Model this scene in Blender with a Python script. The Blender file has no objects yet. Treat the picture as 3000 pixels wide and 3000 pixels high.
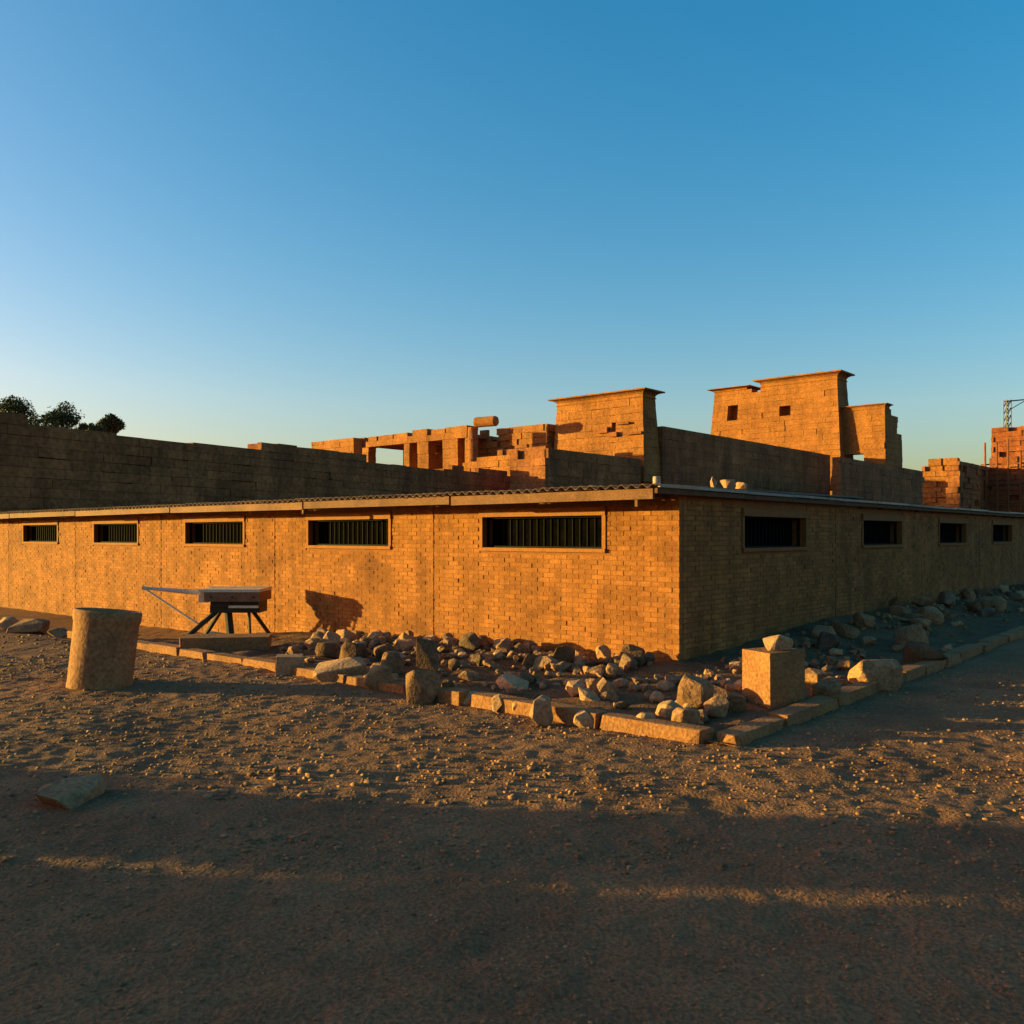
import bpy, bmesh, math, random
import numpy as np
from mathutils import Vector, Matrix, noise as mnoise

# ------------------------------------------------------------------ camera, sky, sun, exposure
S = bpy.context.scene
COL = S.collection
EYE = 2.0
F = 2635.0                       # focal length in photo pixels (photo is 3000 wide)
HOR = 1567.0                     # horizon row
cam = bpy.data.cameras.new('camera')
cam.sensor_width = 36.0
cam.lens = 36.0 * F / 3000.0
cam.shift_y = (HOR - 1500.0) / 3000.0
cam.clip_start = 0.1
cam.clip_end = 9000.0
camo = bpy.data.objects.new('camera', cam)
camo.location = (0, 0, EYE)
camo.rotation_euler = (math.radians(90), 0, 0)
COL.objects.link(camo)
S.camera = camo

SUN_EL = math.radians(5.2)
SUN_AZ = math.radians(-83.5)      # clockwise from +Y: the sun stands far to the left
W = bpy.data.worlds.new('World')
S.world = W
W.use_nodes = True
nt = W.node_tree
bg = nt.nodes['Background']
sky = nt.nodes.new('ShaderNodeTexSky')
sky.sky_type = 'NISHITA'
sky.sun_disc = False
sky.sun_elevation = SUN_EL
sky.sun_rotation = SUN_AZ
sky.altitude = 100
sky.air_density = 1.0
sky.dust_density = 2.2
sky.ozone_density = 2.0
hs = nt.nodes.new('ShaderNodeHueSaturation')
hs.inputs['Hue'].default_value = 0.5
hs.inputs['Saturation'].default_value = 1.45
nt.links.new(sky.outputs[0], hs.inputs['Color'])
sp = nt.nodes.new('ShaderNodeSeparateColor')          # takes the green cast out of the low sky
cb = nt.nodes.new('ShaderNodeCombineColor')
pw = nt.nodes.new('ShaderNodeMath'); pw.operation = 'POWER'; pw.inputs[1].default_value = 0.85
ml = nt.nodes.new('ShaderNodeMath'); ml.operation = 'MULTIPLY'; ml.inputs[1].default_value = 0.95
nt.links.new(hs.outputs[0], sp.inputs[0])
nt.links.new(sp.outputs[0], cb.inputs[0])
nt.links.new(sp.outputs[1], pw.inputs[0]); nt.links.new(pw.outputs[0], ml.inputs[0]); nt.links.new(ml.outputs[0], cb.inputs[1])
pb = nt.nodes.new('ShaderNodeMath'); pb.operation = 'POWER'; pb.inputs[1].default_value = 0.86
nt.links.new(sp.outputs[2], pb.inputs[0]); nt.links.new(pb.outputs[0], cb.inputs[2])
nt.links.new(cb.outputs[0], bg.inputs['Color'])
bg.inputs['Strength'].default_value = 0.0785

sun = bpy.data.lights.new('sun', 'SUN')
sun.energy = 2.45
sun.angle = math.radians(0.5)
sun.color = (1.0, 0.78, 0.20)
suno = bpy.data.objects.new('sun', sun)
to_sun = Vector((math.sin(SUN_AZ) * math.cos(SUN_EL), math.cos(SUN_AZ) * math.cos(SUN_EL), math.sin(SUN_EL)))
suno.rotation_euler = to_sun.to_track_quat('Z', 'Y').to_euler()
suno.location = to_sun * 60
COL.objects.link(suno)

vs = S.view_settings
vs.view_transform = 'Standard'
vs.look = 'None'
vs.exposure = 2.4
vs.gamma = 1.0
vs.use_curve_mapping = False

# ------------------------------------------------------------------ helpers
R = random.Random(7)
NPR = np.random.RandomState(11)
DR = Vector((0.654, 0.756))       # along the shaded wall, away from the camera
DL = Vector((-0.756, 0.654))      # along the sunlit wall, away from the camera
ROT = math.atan2(0.756, 0.654)

def obj(name, me, mat=None, parent=None, loc=None, rotz=0.0):
    o = bpy.data.objects.new(name, me)
    if me is not None and mat is not None and len(me.materials) == 0:
        me.materials.append(mat)
    COL.objects.link(o)
    if parent is not None:
        o.parent = parent
    if loc is not None:
        o.location = loc
    if rotz:
        o.rotation_euler = (0, 0, rotz)
    return o

def tag(o, label=None, cat=None, group=None, kind=None):
    if label: o['label'] = label
    if cat: o['category'] = cat
    if group: o['group'] = group
    if kind: o['kind'] = kind
    return o

def thing(name, label, cat, loc, rotz=0.0, group=None):
    o = bpy.data.objects.new(name, None)
    COL.objects.link(o)
    o.empty_display_size = 0.2
    o.location = loc
    o.rotation_euler = (0, 0, rotz)
    return tag(o, label, cat, group)

class MB:
    """collects polygons (with an optional tint value per polygon) into one mesh"""
    def __init__(s):
        s.v = []; s.f = []; s.t = []
    def add(s, vs_, fs_, tint=0.5):
        n = len(s.v)
        s.v.extend(vs_)
        for f in fs_:
            s.f.append(tuple(i + n for i in f)); s.t.append(tint)
    def box(s, x0, x1, y0, y1, z0, z1, tint=0.5):
        s.hexa([(x0, y0, z0), (x1, y0, z0), (x1, y1, z0), (x0, y1, z0),
                (x0, y0, z1), (x1, y0, z1), (x1, y1, z1), (x0, y1, z1)], tint)
    def hexa(s, p, tint=0.5):
        s.add(p, [(3, 2, 1, 0), (4, 5, 6, 7), (0, 1, 5, 4), (1, 2, 6, 5), (2, 3, 7, 6), (3, 0, 4, 7)], tint)
    def tube(s, a, b, r0, r1=None, n=10, tint=0.5, caps=True):
        a = Vector(a); b = Vector(b)
        r1 = r0 if r1 is None else r1
        d = (b - a).normalized()
        u = d.orthogonal().normalized(); w = d.cross(u)
        p = []
        for c, r in ((a, r0), (b, r1)):
            for i in range(n):
                t = 2 * math.pi * i / n
                p.append(tuple(c + (u * math.cos(t) + w * math.sin(t)) * r))
        fs = [(i, (i + 1) % n, n + (i + 1) % n, n + i) for i in range(n)]
        if caps:
            fs += [tuple(reversed(range(n))), tuple(range(n, 2 * n))]
        s.add(p, fs, tint)
    def lathe(s, prof, n=32, tint=0.5, wob=0.0, seed=0):
        rr = random.Random(seed)
        wv = [[1 + rr.uniform(-wob, wob) for _ in range(n)] for _ in prof]
        p = []
        for k, (r, z) in enumerate(prof):
            for i in range(n):
                t = 2 * math.pi * i / n
                q = r * wv[k][i]
                p.append((q * math.cos(t), q * math.sin(t), z))
        fs = []
        for k in range(len(prof) - 1):
            for i in range(n):
                j = (i + 1) % n
                fs.append((k * n + i, k * n + j, (k + 1) * n + j, (k + 1) * n + i))
        fs.append(tuple(reversed(range(n))))
        fs.append(tuple(range((len(prof) - 1) * n, len(prof) * n)))
        s.add(p, fs, tint)
    def mesh(s, name, smooth=False):
        me = bpy.data.meshes.new(name)
        me.from_pydata(s.v, [], s.f)
        a = me.attributes.new('tint', 'FLOAT', 'FACE')
        a.data.foreach_set('value', np.array(s.t, dtype=np.float32))
        if smooth:
            me.polygons.foreach_set('use_smooth', [True] * len(me.polygons))
        me.update()
        return me
    def build(s, name, mat, parent=None, loc=None, rotz=0.0, smooth=False):
        return obj(name, s.mesh(name, smooth), mat, parent, loc, rotz)

def px_ground(px, py, zb=0.0):
    """point on a level surface of height zb seen at a photo pixel"""
    Z = (EYE - zb) * F / (py - HOR)
    return (px - 1500.0) / F * Z, Z

def T2W(tx, ty):
    return Vector((DR.x * tx + DL.x * ty, DR.y * tx + DL.y * ty))

def on_tx(px, tx):
    r = (px - 1500.0) / F
    Z = tx / (DR.x * r + DR.y)
    return Z * (DL.x * r + DL.y), Z          # ty, depth

def on_ty(px, ty):
    r = (px - 1500.0) / F
    Z = ty / (DL.x * r + DL.y)
    return Z * (DR.x * r + DR.y), Z          # tx, depth

def hgt(py, Z):
    return EYE + (HOR - py) / F * Z

# ------------------------------------------------------------------ materials
def new_mat(name):
    m = bpy.data.materials.new(name)
    m.use_nodes = True
    n = m.node_tree
    return m, n, n.nodes['Principled BSDF']

def stone_mat(name, c0, c1, c2=None, scale=3.0, bump=0.4, rough=0.92, use_tint=True, tint_amt=0.5,
              grain=60.0, spec=0.2, rnd=False, dist=0.02, streak=0.0):
    """mottled mineral surface: two noises mix the base colours, a per-piece tint varies brightness"""
    m, n, b = new_mat(name)
    L = n.links
    tc = n.nodes.new('ShaderNodeTexCoord')
    geo = n.nodes.new('ShaderNodeNewGeometry')
    n1 = n.nodes.new('ShaderNodeTexNoise')
    n1.inputs['Scale'].default_value = scale
    n1.inputs['Detail'].default_value = 8
    n1.inputs['Roughness'].default_value = 0.65
    L.new(geo.outputs['Position'], n1.inputs['Vector'])
    rp = n.nodes.new('ShaderNodeValToRGB')
    rp.color_ramp.elements[0].position = 0.32
    rp.color_ramp.elements[0].color = (*c0, 1)
    rp.color_ramp.elements[1].position = 0.68
    rp.color_ramp.elements[1].color = (*c1, 1)
    L.new(n1.outputs['Fac'], rp.inputs['Fac'])
    col = rp.outputs['Color']
    n2 = n.nodes.new('ShaderNodeTexNoise')
    n2.inputs['Scale'].default_value = grain
    n2.inputs['Detail'].default_value = 5
    L.new(geo.outputs['Position'], n2.inputs['Vector'])
    if c2 is not None:
        n3 = n.nodes.new('ShaderNodeTexNoise')
        n3.inputs['Scale'].default_value = scale * 0.37
        n3.inputs['Detail'].default_value = 6
        n3.inputs['Roughness'].default_value = 0.7
        L.new(geo.outputs['Position'], n3.inputs['Vector'])
        r3 = n.nodes.new('ShaderNodeValToRGB')
        r3.color_ramp.elements[0].position = 0.5
        r3.color_ramp.elements[1].position = 0.66
        L.new(n3.outputs['Fac'], r3.inputs['Fac'])
        mx = n.nodes.new('ShaderNodeMixRGB')
        mx.inputs[2].default_value = (*c2, 1)
        L.new(r3.outputs['Color'], mx.inputs[0])
        L.new(col, mx.inputs[1])
        col = mx.outputs[0]
    val = None
    if use_tint or rnd:
        mr = n.nodes.new('ShaderNodeMapRange')
        mr.inputs['To Min'].default_value = 1.0 - tint_amt
        mr.inputs['To Max'].default_value = 1.0 + tint_amt
        if rnd:
            oi = n.nodes.new('ShaderNodeObjectInfo')
            L.new(oi.outputs['Random'], mr.inputs['Value'])
        else:
            at = n.nodes.new('ShaderNodeAttribute')
            at.attribute_name = 'tint'
            L.new(at.outputs['Fac'], mr.inputs['Value'])
        mu = n.nodes.new('ShaderNodeMixRGB')
        mu.blend_type = 'MULTIPLY'
        mu.inputs[0].default_value = 1.0
        L.new(col, mu.inputs[1])
        L.new(mr.outputs[0], mu.inputs[2])
        col = mu.outputs[0]
    if streak > 0:                                  # rain streaks and blotches, stretched downwards
        mp = n.nodes.new('ShaderNodeMapping')
        mp.inputs['Scale'].default_value = (2.2, 2.2, 0.45)
        L.new(geo.outputs['Position'], mp.inputs['Vector'])
        n4 = n.nodes.new('ShaderNodeTexNoise')
        n4.inputs['Scale'].default_value = 1.0 if scale > 1 else 0.35
        n4.inputs['Detail'].default_value = 7
        n4.inputs['Roughness'].default_value = 0.7
        L.new(mp.outputs[0], n4.inputs['Vector'])
        m4 = n.nodes.new('ShaderNodeMapRange')
        m4.inputs['From Min'].default_value = 0.36
        m4.inputs['From Max'].default_value = 0.62
        m4.inputs['To Min'].default_value = 1.0 - streak
        m4.inputs['To Max'].default_value = 1.0 + streak * 0.35
        L.new(n4.outputs['Fac'], m4.inputs['Value'])
        mu4 = n.nodes.new('ShaderNodeMixRGB')
        mu4.blend_type = 'MULTIPLY'
        mu4.inputs[0].default_value = 1.0
        L.new(col, mu4.inputs[1])
        L.new(m4.outputs[0], mu4.inputs[2])
        col = mu4.outputs[0]
    g = n.nodes.new('ShaderNodeMapRange')
    g.inputs['From Min'].default_value = 0.3
    g.inputs['From Max'].default_value = 0.7
    g.inputs['To Min'].default_value = 0.72
    g.inputs['To Max'].default_value = 1.45
    L.new(n2.outputs['Fac'], g.inputs['Value'])
    mu2 = n.nodes.new('ShaderNodeMixRGB')
    mu2.blend_type = 'MULTIPLY'
    mu2.inputs[0].default_value = 1.0
    L.new(col, mu2.inputs[1])
    L.new(g.outputs[0], mu2.inputs[2])
    L.new(mu2.outputs[0], b.inputs['Base Color'])
    ad = n.nodes.new('ShaderNodeMath')
    ad.operation = 'ADD'
    L.new(n1.outputs['Fac'], ad.inputs[0])
    L.new(n2.outputs['Fac'], ad.inputs[1])
    bp = n.nodes.new('ShaderNodeBump')
    bp.inputs['Strength'].default_value = bump
    bp.inputs['Distance'].default_value = dist
    L.new(ad.outputs[0], bp.inputs['Height'])
    L.new(bp.outputs[0], b.inputs['Normal'])
    b.inputs['Roughness'].default_value = rough
    b.inputs['Specular IOR Level'].default_value = spec
    return m

M = {}
M['brick'] = stone_mat('sandy_brick', (0.215, 0.077, 0.018), (0.285, 0.106, 0.026), (0.165, 0.057, 0.014), scale=2.2, bump=0.35, tint_amt=0.17, grain=45, dist=0.01, streak=0.30)
M['mortar'] = stone_mat('mortar', (0.175, 0.064, 0.018), (0.225, 0.085, 0.026), scale=5, use_tint=False, bump=0.3, grain=80)
M['render'] = stone_mat('cement_render', (0.22, 0.083, 0.023), (0.275, 0.106, 0.031), scale=4, use_tint=False, bump=0.25, grain=70)
M['temple'] = stone_mat('temple_sandstone', (0.22, 0.080, 0.019), (0.285, 0.108, 0.027), (0.175, 0.062, 0.016), scale=0.5, bump=0.5, tint_amt=0.10, grain=6, dist=0.08, streak=0.22)
M['darkwall'] = stone_mat('weathered_sandstone', (0.21, 0.071, 0.023), (0.285, 0.098, 0.033), (0.16, 0.054, 0.019), scale=0.35, bump=0.5, tint_amt=0.16, grain=5, dist=0.08, streak=0.35)
M['redbrick'] = stone_mat('red_mudbrick', (0.19, 0.052, 0.018), (0.26, 0.078, 0.026), (0.13, 0.035, 0.014), scale=0.6, bump=0.5, tint_amt=0.25, grain=8, dist=0.06)
M['rubble'] = stone_mat('rubble_stone', (0.165, 0.079, 0.034), (0.27, 0.132, 0.06), (0.105, 0.05, 0.024), scale=4, bump=0.7, use_tint=False, rnd=True, tint_amt=0.5, grain=28, dist=0.03)
M['greyrubble'] = stone_mat('grey_granite_rubble', (0.13, 0.072, 0.04), (0.21, 0.12, 0.07), (0.09, 0.05, 0.03), scale=5, bump=0.7, use_tint=False, rnd=True, tint_amt=0.5, grain=30, dist=0.03)
M['pale'] = stone_mat('pale_limestone', (0.28, 0.147, 0.07), (0.37, 0.20, 0.10), scale=4, bump=0.6, use_tint=False, rnd=True, tint_amt=0.15, grain=30, dist=0.02)
M['pebble'] = stone_mat('pebbles', (0.18, 0.087, 0.037), (0.27, 0.133, 0.058), scale=8, bump=0.4, tint_amt=0.4, grain=50, dist=0.01)
M['kerb'] = stone_mat('kerb_stone', (0.26, 0.106, 0.038), (0.35, 0.15, 0.055), (0.19, 0.08, 0.032), scale=3, bump=0.6, tint_amt=0.2, grain=30, dist=0.02)
M['drum'] = stone_mat('column_drum_stone', (0.21, 0.09, 0.034), (0.30, 0.135, 0.052), (0.155, 0.067, 0.028), scale=3.5, bump=0.45, use_tint=False, grain=22, dist=0.02)
M['ground'] = stone_mat('gravelly_sand', (0.165, 0.076, 0.033), (0.240, 0.113, 0.050), (0.13, 0.061, 0.028), scale=1.1, bump=0.9, use_tint=False, grain=38, dist=0.03, spec=0.1)
M['earth'] = stone_mat('earth_fill', (0.12, 0.056, 0.025), (0.175, 0.084, 0.038), (0.09, 0.043, 0.021), scale=2.5, bump=0.9, use_tint=False, grain=30, dist=0.04, spec=0.1)
M['sheet'] = stone_mat('fibre_cement_sheet', (0.12, 0.066, 0.042), (0.195, 0.11, 0.07), (0.085, 0.047, 0.03), scale=2.5, bump=0.3, tint_amt=0.2, grain=40, dist=0.01)
M['trim'] = stone_mat('pale_metal_trim', (0.22, 0.15, 0.10), (0.33, 0.235, 0.165), (0.13, 0.085, 0.055), scale=2.0, bump=0.15, tint_amt=0.3, grain=30, rough=0.6, spec=0.4)
M['fascia'] = stone_mat('painted_timber', (0.12, 0.050, 0.022), (0.175, 0.075, 0.033), (0.085, 0.034, 0.016), scale=3, bump=0.3, tint_amt=0.2, grain=40, rough=0.8, dist=0.01)
M['timber'] = stone_mat('old_timber', (0.075, 0.034, 0.017), (0.125, 0.06, 0.03), scale=5, bump=0.4, use_tint=False, grain=50)
M['room_dark'] = stone_mat('painted_room_shade', (0.002, 0.002, 0.002), (0.004, 0.003, 0.003), scale=4, bump=0.0, use_tint=False, grain=12, rough=1.0, spec=0.0)  # painted shade: flat black for the dark rooms behind the windows
M['black'] = stone_mat('blackened_iron', (0.006, 0.005, 0.004), (0.012, 0.009, 0.007), scale=9, bump=0.2, use_tint=False, grain=70, rough=0.8, spec=0.1)
M['redwood'] = stone_mat('red_brown_pole', (0.12, 0.04, 0.018), (0.2, 0.07, 0.03), scale=4, bump=0.3, use_tint=False, grain=30)
M['iron'] = stone_mat('dark_iron', (0.020, 0.014, 0.011), (0.042, 0.027, 0.018), scale=9, bump=0.3, use_tint=False, grain=70, rough=0.65, spec=0.3)
M['rust'] = stone_mat('rusty_iron', (0.13, 0.06, 0.028), (0.22, 0.11, 0.055), scale=8, bump=0.4, use_tint=False, grain=60, rough=0.8)
M['steel'] = stone_mat('pale_glint_steel', (0.50, 0.36, 0.24), (0.62, 0.46, 0.32), scale=6, bump=0.2, use_tint=False, grain=40, rough=0.8, spec=0.1)  # pale steel, base colour raised to carry the tow rods' glint
M['greysteel'] = stone_mat('grey_steel', (0.065, 0.055, 0.05), (0.11, 0.095, 0.085), (0.05, 0.032, 0.022), scale=5, bump=0.3, use_tint=False, grain=40, rough=0.5, spec=0.4)
M['bark'] = stone_mat('bark', (0.06, 0.04, 0.025), (0.11, 0.075, 0.05), scale=5, bump=0.6, use_tint=False, grain=30)
M['leaf'] = stone_mat('leaf', (0.028, 0.04, 0.014), (0.055, 0.07, 0.024), scale=2, bump=0.0, tint_amt=0.5, grain=10, rough=0.7)

# ------------------------------------------------------------------ ground
class VN:
    """tileable value noise on numpy arrays"""
    def __init__(s, seed, n=256):
        s.g = np.random.RandomState(seed).rand(n, n); s.n = n
    def __call__(s, x, y):
        x = np.asarray(x, dtype=float); y = np.asarray(y, dtype=float)
        xi = np.floor(x).astype(int); yi = np.floor(y).astype(int)
        fx = x - xi; fy = y - yi
        fx = fx * fx * (3 - 2 * fx); fy = fy * fy * (3 - 2 * fy)
        g = s.g; n = s.n
        a = g[xi % n, yi % n]; b = g[(xi + 1) % n, yi % n]
        c = g[xi % n, (yi + 1) % n]; d = g[(xi + 1) % n, (yi + 1) % n]
        return (a * (1 - fx) + b * fx) * (1 - fy) + (c * (1 - fx) + d * fx) * fy - 0.5
v1, v2, v3, v4 = VN(1), VN(2), VN(3), VN(4)

def dip(lx, ly):
    S_ = lambda t: (lambda q: q * q * (3 - 2 * q))(np.clip(t, 0, 1))
    return 0.42 * S_((ly - 5.5) / 9.0) * S_((lx + 5.0) / 3.5) * S_((3.0 - lx) / 1.5)
def gh(x, y):
    x = np.asarray(x, dtype=float); y = np.asarray(y, dtype=float)
    near = np.clip((60 - np.hypot(x, y - 10)) / 30, 0, 1)
    h = 0.06 * v1(x * 0.35, y * 0.35) + 0.022 * v2(x * 1.3, y * 1.3) + 0.015 * v3(x * 4.1, y * 4.1) + 0.015 * v4(x * 8.7, y * 8.7) + 0.012 * v1(x * 15.1 + 3, y * 15.1)
    for (yc, sl) in ((4.35, 0.05), (5.55, 0.03), (9.4, -0.04)):        # faint wheel ruts
        h = h - 0.022 * np.exp(-((y - yc - sl * x - 0.25 * np.sin(x * 0.5)) / 0.13) ** 2) * (v3(x * 0.8, y * 0.8) + 0.6)
    lx = (x - 2.46) * DR.x + (y - 13.24) * DR.y; ly = (x - 2.46) * DL.x + (y - 13.24) * DL.y
    return h * near - dip(lx, ly) * (ly < 45)

fine_x = np.arange(-9.0, 9.01, 0.036)
fine_y = np.arange(2.6, 15.01, 0.036)
mid_y = np.arange(15.12, 34.0, 0.3)
def steps(a, lim, s0=0.12, k=1.22):
    out = []; s = s0
    while a < lim:
        a += s; s *= k; out.append(a)
    return np.array(out)
px_ = steps(9.0, 3200, 0.12, 1.12); py_ = steps(34.0, 5200, 0.4); ny_ = steps(0, 3200)
gx = np.concatenate([-px_[::-1], fine_x, px_])
gy = np.concatenate([2.6 - ny_[::-1], fine_y, mid_y, py_])
GX, GY = np.meshgrid(gx, gy, indexing='xy')
GZ = gh(GX, GY)
nx, ny = len(gx), len(gy)
vt = np.stack([GX.ravel(), GY.ravel(), GZ.ravel()], 1)
ii = (np.arange(ny - 1)[:, None] * nx + np.arange(nx - 1)[None, :]).ravel()
qf = np.stack([ii, ii + 1, ii + nx + 1, ii + nx], 1)
def np_mesh(name, vt, qf, smooth=False):
    me = bpy.data.meshes.new(name)
    k = qf.shape[1]
    me.vertices.add(len(vt)); me.vertices.foreach_set('co', vt.astype(np.float32).ravel())
    me.loops.add(qf.size); me.loops.foreach_set('vertex_index', qf.astype(np.int32).ravel())
    me.polygons.add(len(qf))
    me.polygons.foreach_set('loop_start', np.arange(0, qf.size, k, dtype=np.int32))
    me.polygons.foreach_set('loop_total', np.full(len(qf), k, dtype=np.int32))
    if smooth:
        me.polygons.foreach_set('use_smooth', np.ones(len(qf), dtype=bool))
    me.update(calc_edges=True)
    me.validate()
    return me
tag(obj('ground', np_mesh('ground', vt, qf, True), M['ground']), kind='structure')

def pebble_field(name, pts, sizes, label, seed):
    """low squashed stones, one joined mesh with a tint per stone"""
    rs = np.random.RandomState(seed)
    n = len(pts)
    # base: a squashed 12-vertex stone
    phi = (1 + 5 ** 0.5) / 2
    ico = np.array([(-1, phi, 0), (1, phi, 0), (-1, -phi, 0), (1, -phi, 0), (0, -1, phi), (0, 1, phi), (0, -1, -phi), (0, 1, -phi),
                    (phi, 0, -1), (phi, 0, 1), (-phi, 0, -1), (-phi, 0, 1)], dtype=float) / 1.9
    tri = np.array([(0, 11, 5), (0, 5, 1), (0, 1, 7), (0, 7, 10), (0, 10, 11), (1, 5, 9), (5, 11, 4), (11, 10, 2), (10, 7, 6), (7, 1, 8),
                    (3, 9, 4), (3, 4, 2), (3, 2, 6), (3, 6, 8), (3, 8, 9), (4, 9, 5), (2, 4, 11), (6, 2, 10), (8, 6, 7), (9, 8, 1)])
    V = np.repeat(ico[None], n, 0) * (1 + rs.uniform(-0.32, 0.32, (n, 12, 1)))
    V *= np.stack([rs.uniform(0.8, 1.4, n), rs.uniform(0.7, 1.1, n), rs.uniform(0.4, 0.8, n)], 1)[:, None, :]
    a = rs.uniform(0, 2 * math.pi, n); c, s_ = np.cos(a), np.sin(a)
    x = V[:, :, 0] * c[:, None] - V[:, :, 1] * s_[:, None]
    y = V[:, :, 0] * s_[:, None] + V[:, :, 1] * c[:, None]
    V = np.stack([x, y, V[:, :, 2]], 2) * sizes[:, None, None] * 0.5
    base = np.stack([pts[:, 0], pts[:, 1], gh(pts[:, 0], pts[:, 1]) + sizes * 0.10], 1)
    V += base[:, None, :]
    T = (tri[None] + (np.arange(n) * 12)[:, None, None]).reshape(-1, 3)
    me = np_mesh(name, V.reshape(-1, 3), T)
    at = me.attributes.new('tint', 'FLOAT', 'FACE')
    at.data.foreach_set('value', np.repeat(rs.rand(n), 20).astype(np.float32))
    o = obj(name, me, M['pebble'])
    return tag(o, label, 'gravel', kind='stuff')

# ------------------------------------------------------------------ platform, kerb
K = Vector((2.0, 8.53))                         # outer kerb corner
PLAT = 0.125
C = Vector((2.46, 13.24))                       # building corner
def loc_of(x, y):                               # world -> building frame
    d = Vector((x, y)) - C
    return d.dot(DR), d.dot(DL)
def W_of(lx, ly, z=0.0):
    p = C + DR * lx + DL * ly
    return (p.x, p.y, z)
KX, KY = (K - C).dot(DR), (K - C).dot(DL)       # kerb lines in the building frame
def ph(lx, ly):
    """height of the earth fill on the platform, heaped against the walls"""
    lx = np.asarray(lx, dtype=float); ly = np.asarray(ly, dtype=float)
    wx, wy = W_of(0, 0)[0], W_of(0, 0)[1]
    X = C.x + DR.x * lx + DL.x * ly; Y = C.y + DR.y * lx + DL.y * ly
    h = 0.07 + 0.05 * v2(X * 1.1, Y * 1.1) + 0.05 * v3(X * 3.0, Y * 3.0) + 0.03 * v4(X * 8, Y * 8)
    dl = np.clip(-lx, 0, 9); dr = np.clip(-ly, 0, 9)
    m1 = 0.03 * np.exp(-(dl / 1.0) ** 2) * np.clip((9 - ly) / 5, 0, 1) * (lx < 0.3)
    m2 = 0.30 * np.exp(-(dr / 1.1) ** 2) * np.clip((lx + 1) / 6, 0, 1) * (ly < 0.3)
    edge = np.clip((np.minimum(lx - KX, ly - KY) + 0.10) / 0.35, 0, 1)      # falls away under the kerb stones
    return (h + np.maximum(m1, m2)) * (0.45 + 0.55 * edge) - dip(lx, ly)
def fill_patch(name, x0, x1, y0, y1, st=0.10):
    xs = np.arange(x0, x1 + st * 0.5, st); ys = np.arange(y0, y1 + st * 0.5, st)
    A, B = np.meshgrid(xs, ys, indexing='xy')
    Z = ph(A, B)
    X = C.x + DR.x * A + DL.x * B; Y = C.y + DR.y * A + DL.y * B
    n_, m_ = len(xs), len(ys)
    V = np.stack([X.ravel(), Y.ravel(), Z.ravel()], 1)
    i_ = (np.arange(m_ - 1)[:, None] * n_ + np.arange(n_ - 1)[None, :]).ravel()
    Q = np.stack([i_, i_ + 1, i_ + n_ + 1, i_ + n_], 1)
    return np_mesh(name, V, Q, True)
tag(obj('earth_bank', fill_patch('earth_bank', KX - 0.06, 0.10, KY - 0.06, 11.0), M['earth']), kind='structure')
tag(obj('earth_bank', fill_patch('earth_bank', 0.10, 26.0, KY - 0.06, 0.10), M['earth']), kind='structure')

def chipped(w, d, h, seed, j=0.06):
    """cuboid with uneven chipped corners, base at z=0, centred in x,y"""
    r = random.Random(seed)
    bm = bmesh.new()
    for sx in (-1, 1):
        for sy in (-1, 1):
            for sz in (0, 1):
                for k in range(2):
                    q = [sx * w / 2, sy * d / 2, sz * h]
                    ax = r.randrange(3)
                    s_ = (w, d, h)
                    for a in range(3):
                        q[a] -= (sx, sy, (1 if sz else -1))[a] * abs(r.gauss(0, j)) * s_[a] * (1.6 if a == ax else 0.6)
                    if sz == 0: q[2] = -0.02
                    bm.verts.new(q)
    res = bmesh.ops.convex_hull(bm, input=bm.verts[:])
    bmesh.ops.delete(bm, geom=[e for e in res['geom_interior'] if isinstance(e, bmesh.types.BMVert)], context='VERTS')
    me = bpy.data.meshes.new('stone')
    bm.to_mesh(me); bm.free()
    return me

def kerb_run(name, label, p0, d, nrm, length, seed):
    r = random.Random(seed)
    t = thing(name, label, 'kerb', (p0.x, p0.y, 0), math.atan2(d.y, d.x))
    s = 0.0
    while s < length:
        L = r.uniform(0.8, 1.5)
        if r.random() < 0.10 and s > 6: L *= 0.6
        hh = PLAT + r.uniform(-0.02, 0.03)
        me = chipped(L - 0.008, 0.24, hh, r.random(), 0.06)
        o = obj('kerb_stone', me, M['kerb'], t, (s + L / 2, r.uniform(-0.03, 0.03), 0), r.uniform(-0.02, 0.02))
        s += L
    return t
kerb_run('stone_kerb', 'low sunlit stone kerb edging the rubble strip in front of the lit brick wall', K + DL * 0.12, DL, None, 13.2, 5)
kerb_run('stone_kerb', 'low shaded stone kerb edging the rubble strip along the dark brick wall', K - DL * 0.0 + DR * 0.0, DR, None, 26.0, 9)

# ------------------------------------------------------------------ the storeroom
B = thing('brick_storeroom', 'long low sandy brick storeroom with barred slot windows and corrugated roof', 'building', (C.x, C.y, 0), ROT)
LL, LR, WH, DEP = 30.0, 27.0, 2.60, 7.0
ZS, ZT = 1.78, 2.31
winL = [(1.374 + 5.03 * k, 1.374 + 5.03 * k + 2.555) for k in range(6)]
winR = [(2.07 + 5.45 * k, 2.07 + 5.45 * k + 2.48) for k in range(4)]
def Pl(face, a, b, d, e, z0, z1):
    """box on a wall: a..b along the wall, d..e measured into the wall"""
    return (d, e, a, b, z0, z1) if face == 'L' else (a, b, d, e, z0, z1)
def wall_core(face, length, wins, a0):
    m = MB()
    def bx(a, b, z0, z1): m.box(*Pl(face, a, b, 0.014, 0.26, z0, z1))
    cur = a0
    for (a, b) in wins:
        bx(cur, a, -0.6, WH); bx(a, b, -0.6, ZS); bx(a, b, ZT, WH); cur = b
    bx(cur, length, -0.6, WH)
    return m.build('wall', M['mortar'], B)
wall_core('L', LL, winL, 0.014)
wall_core('R', LR, winR, 0.27)
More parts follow.
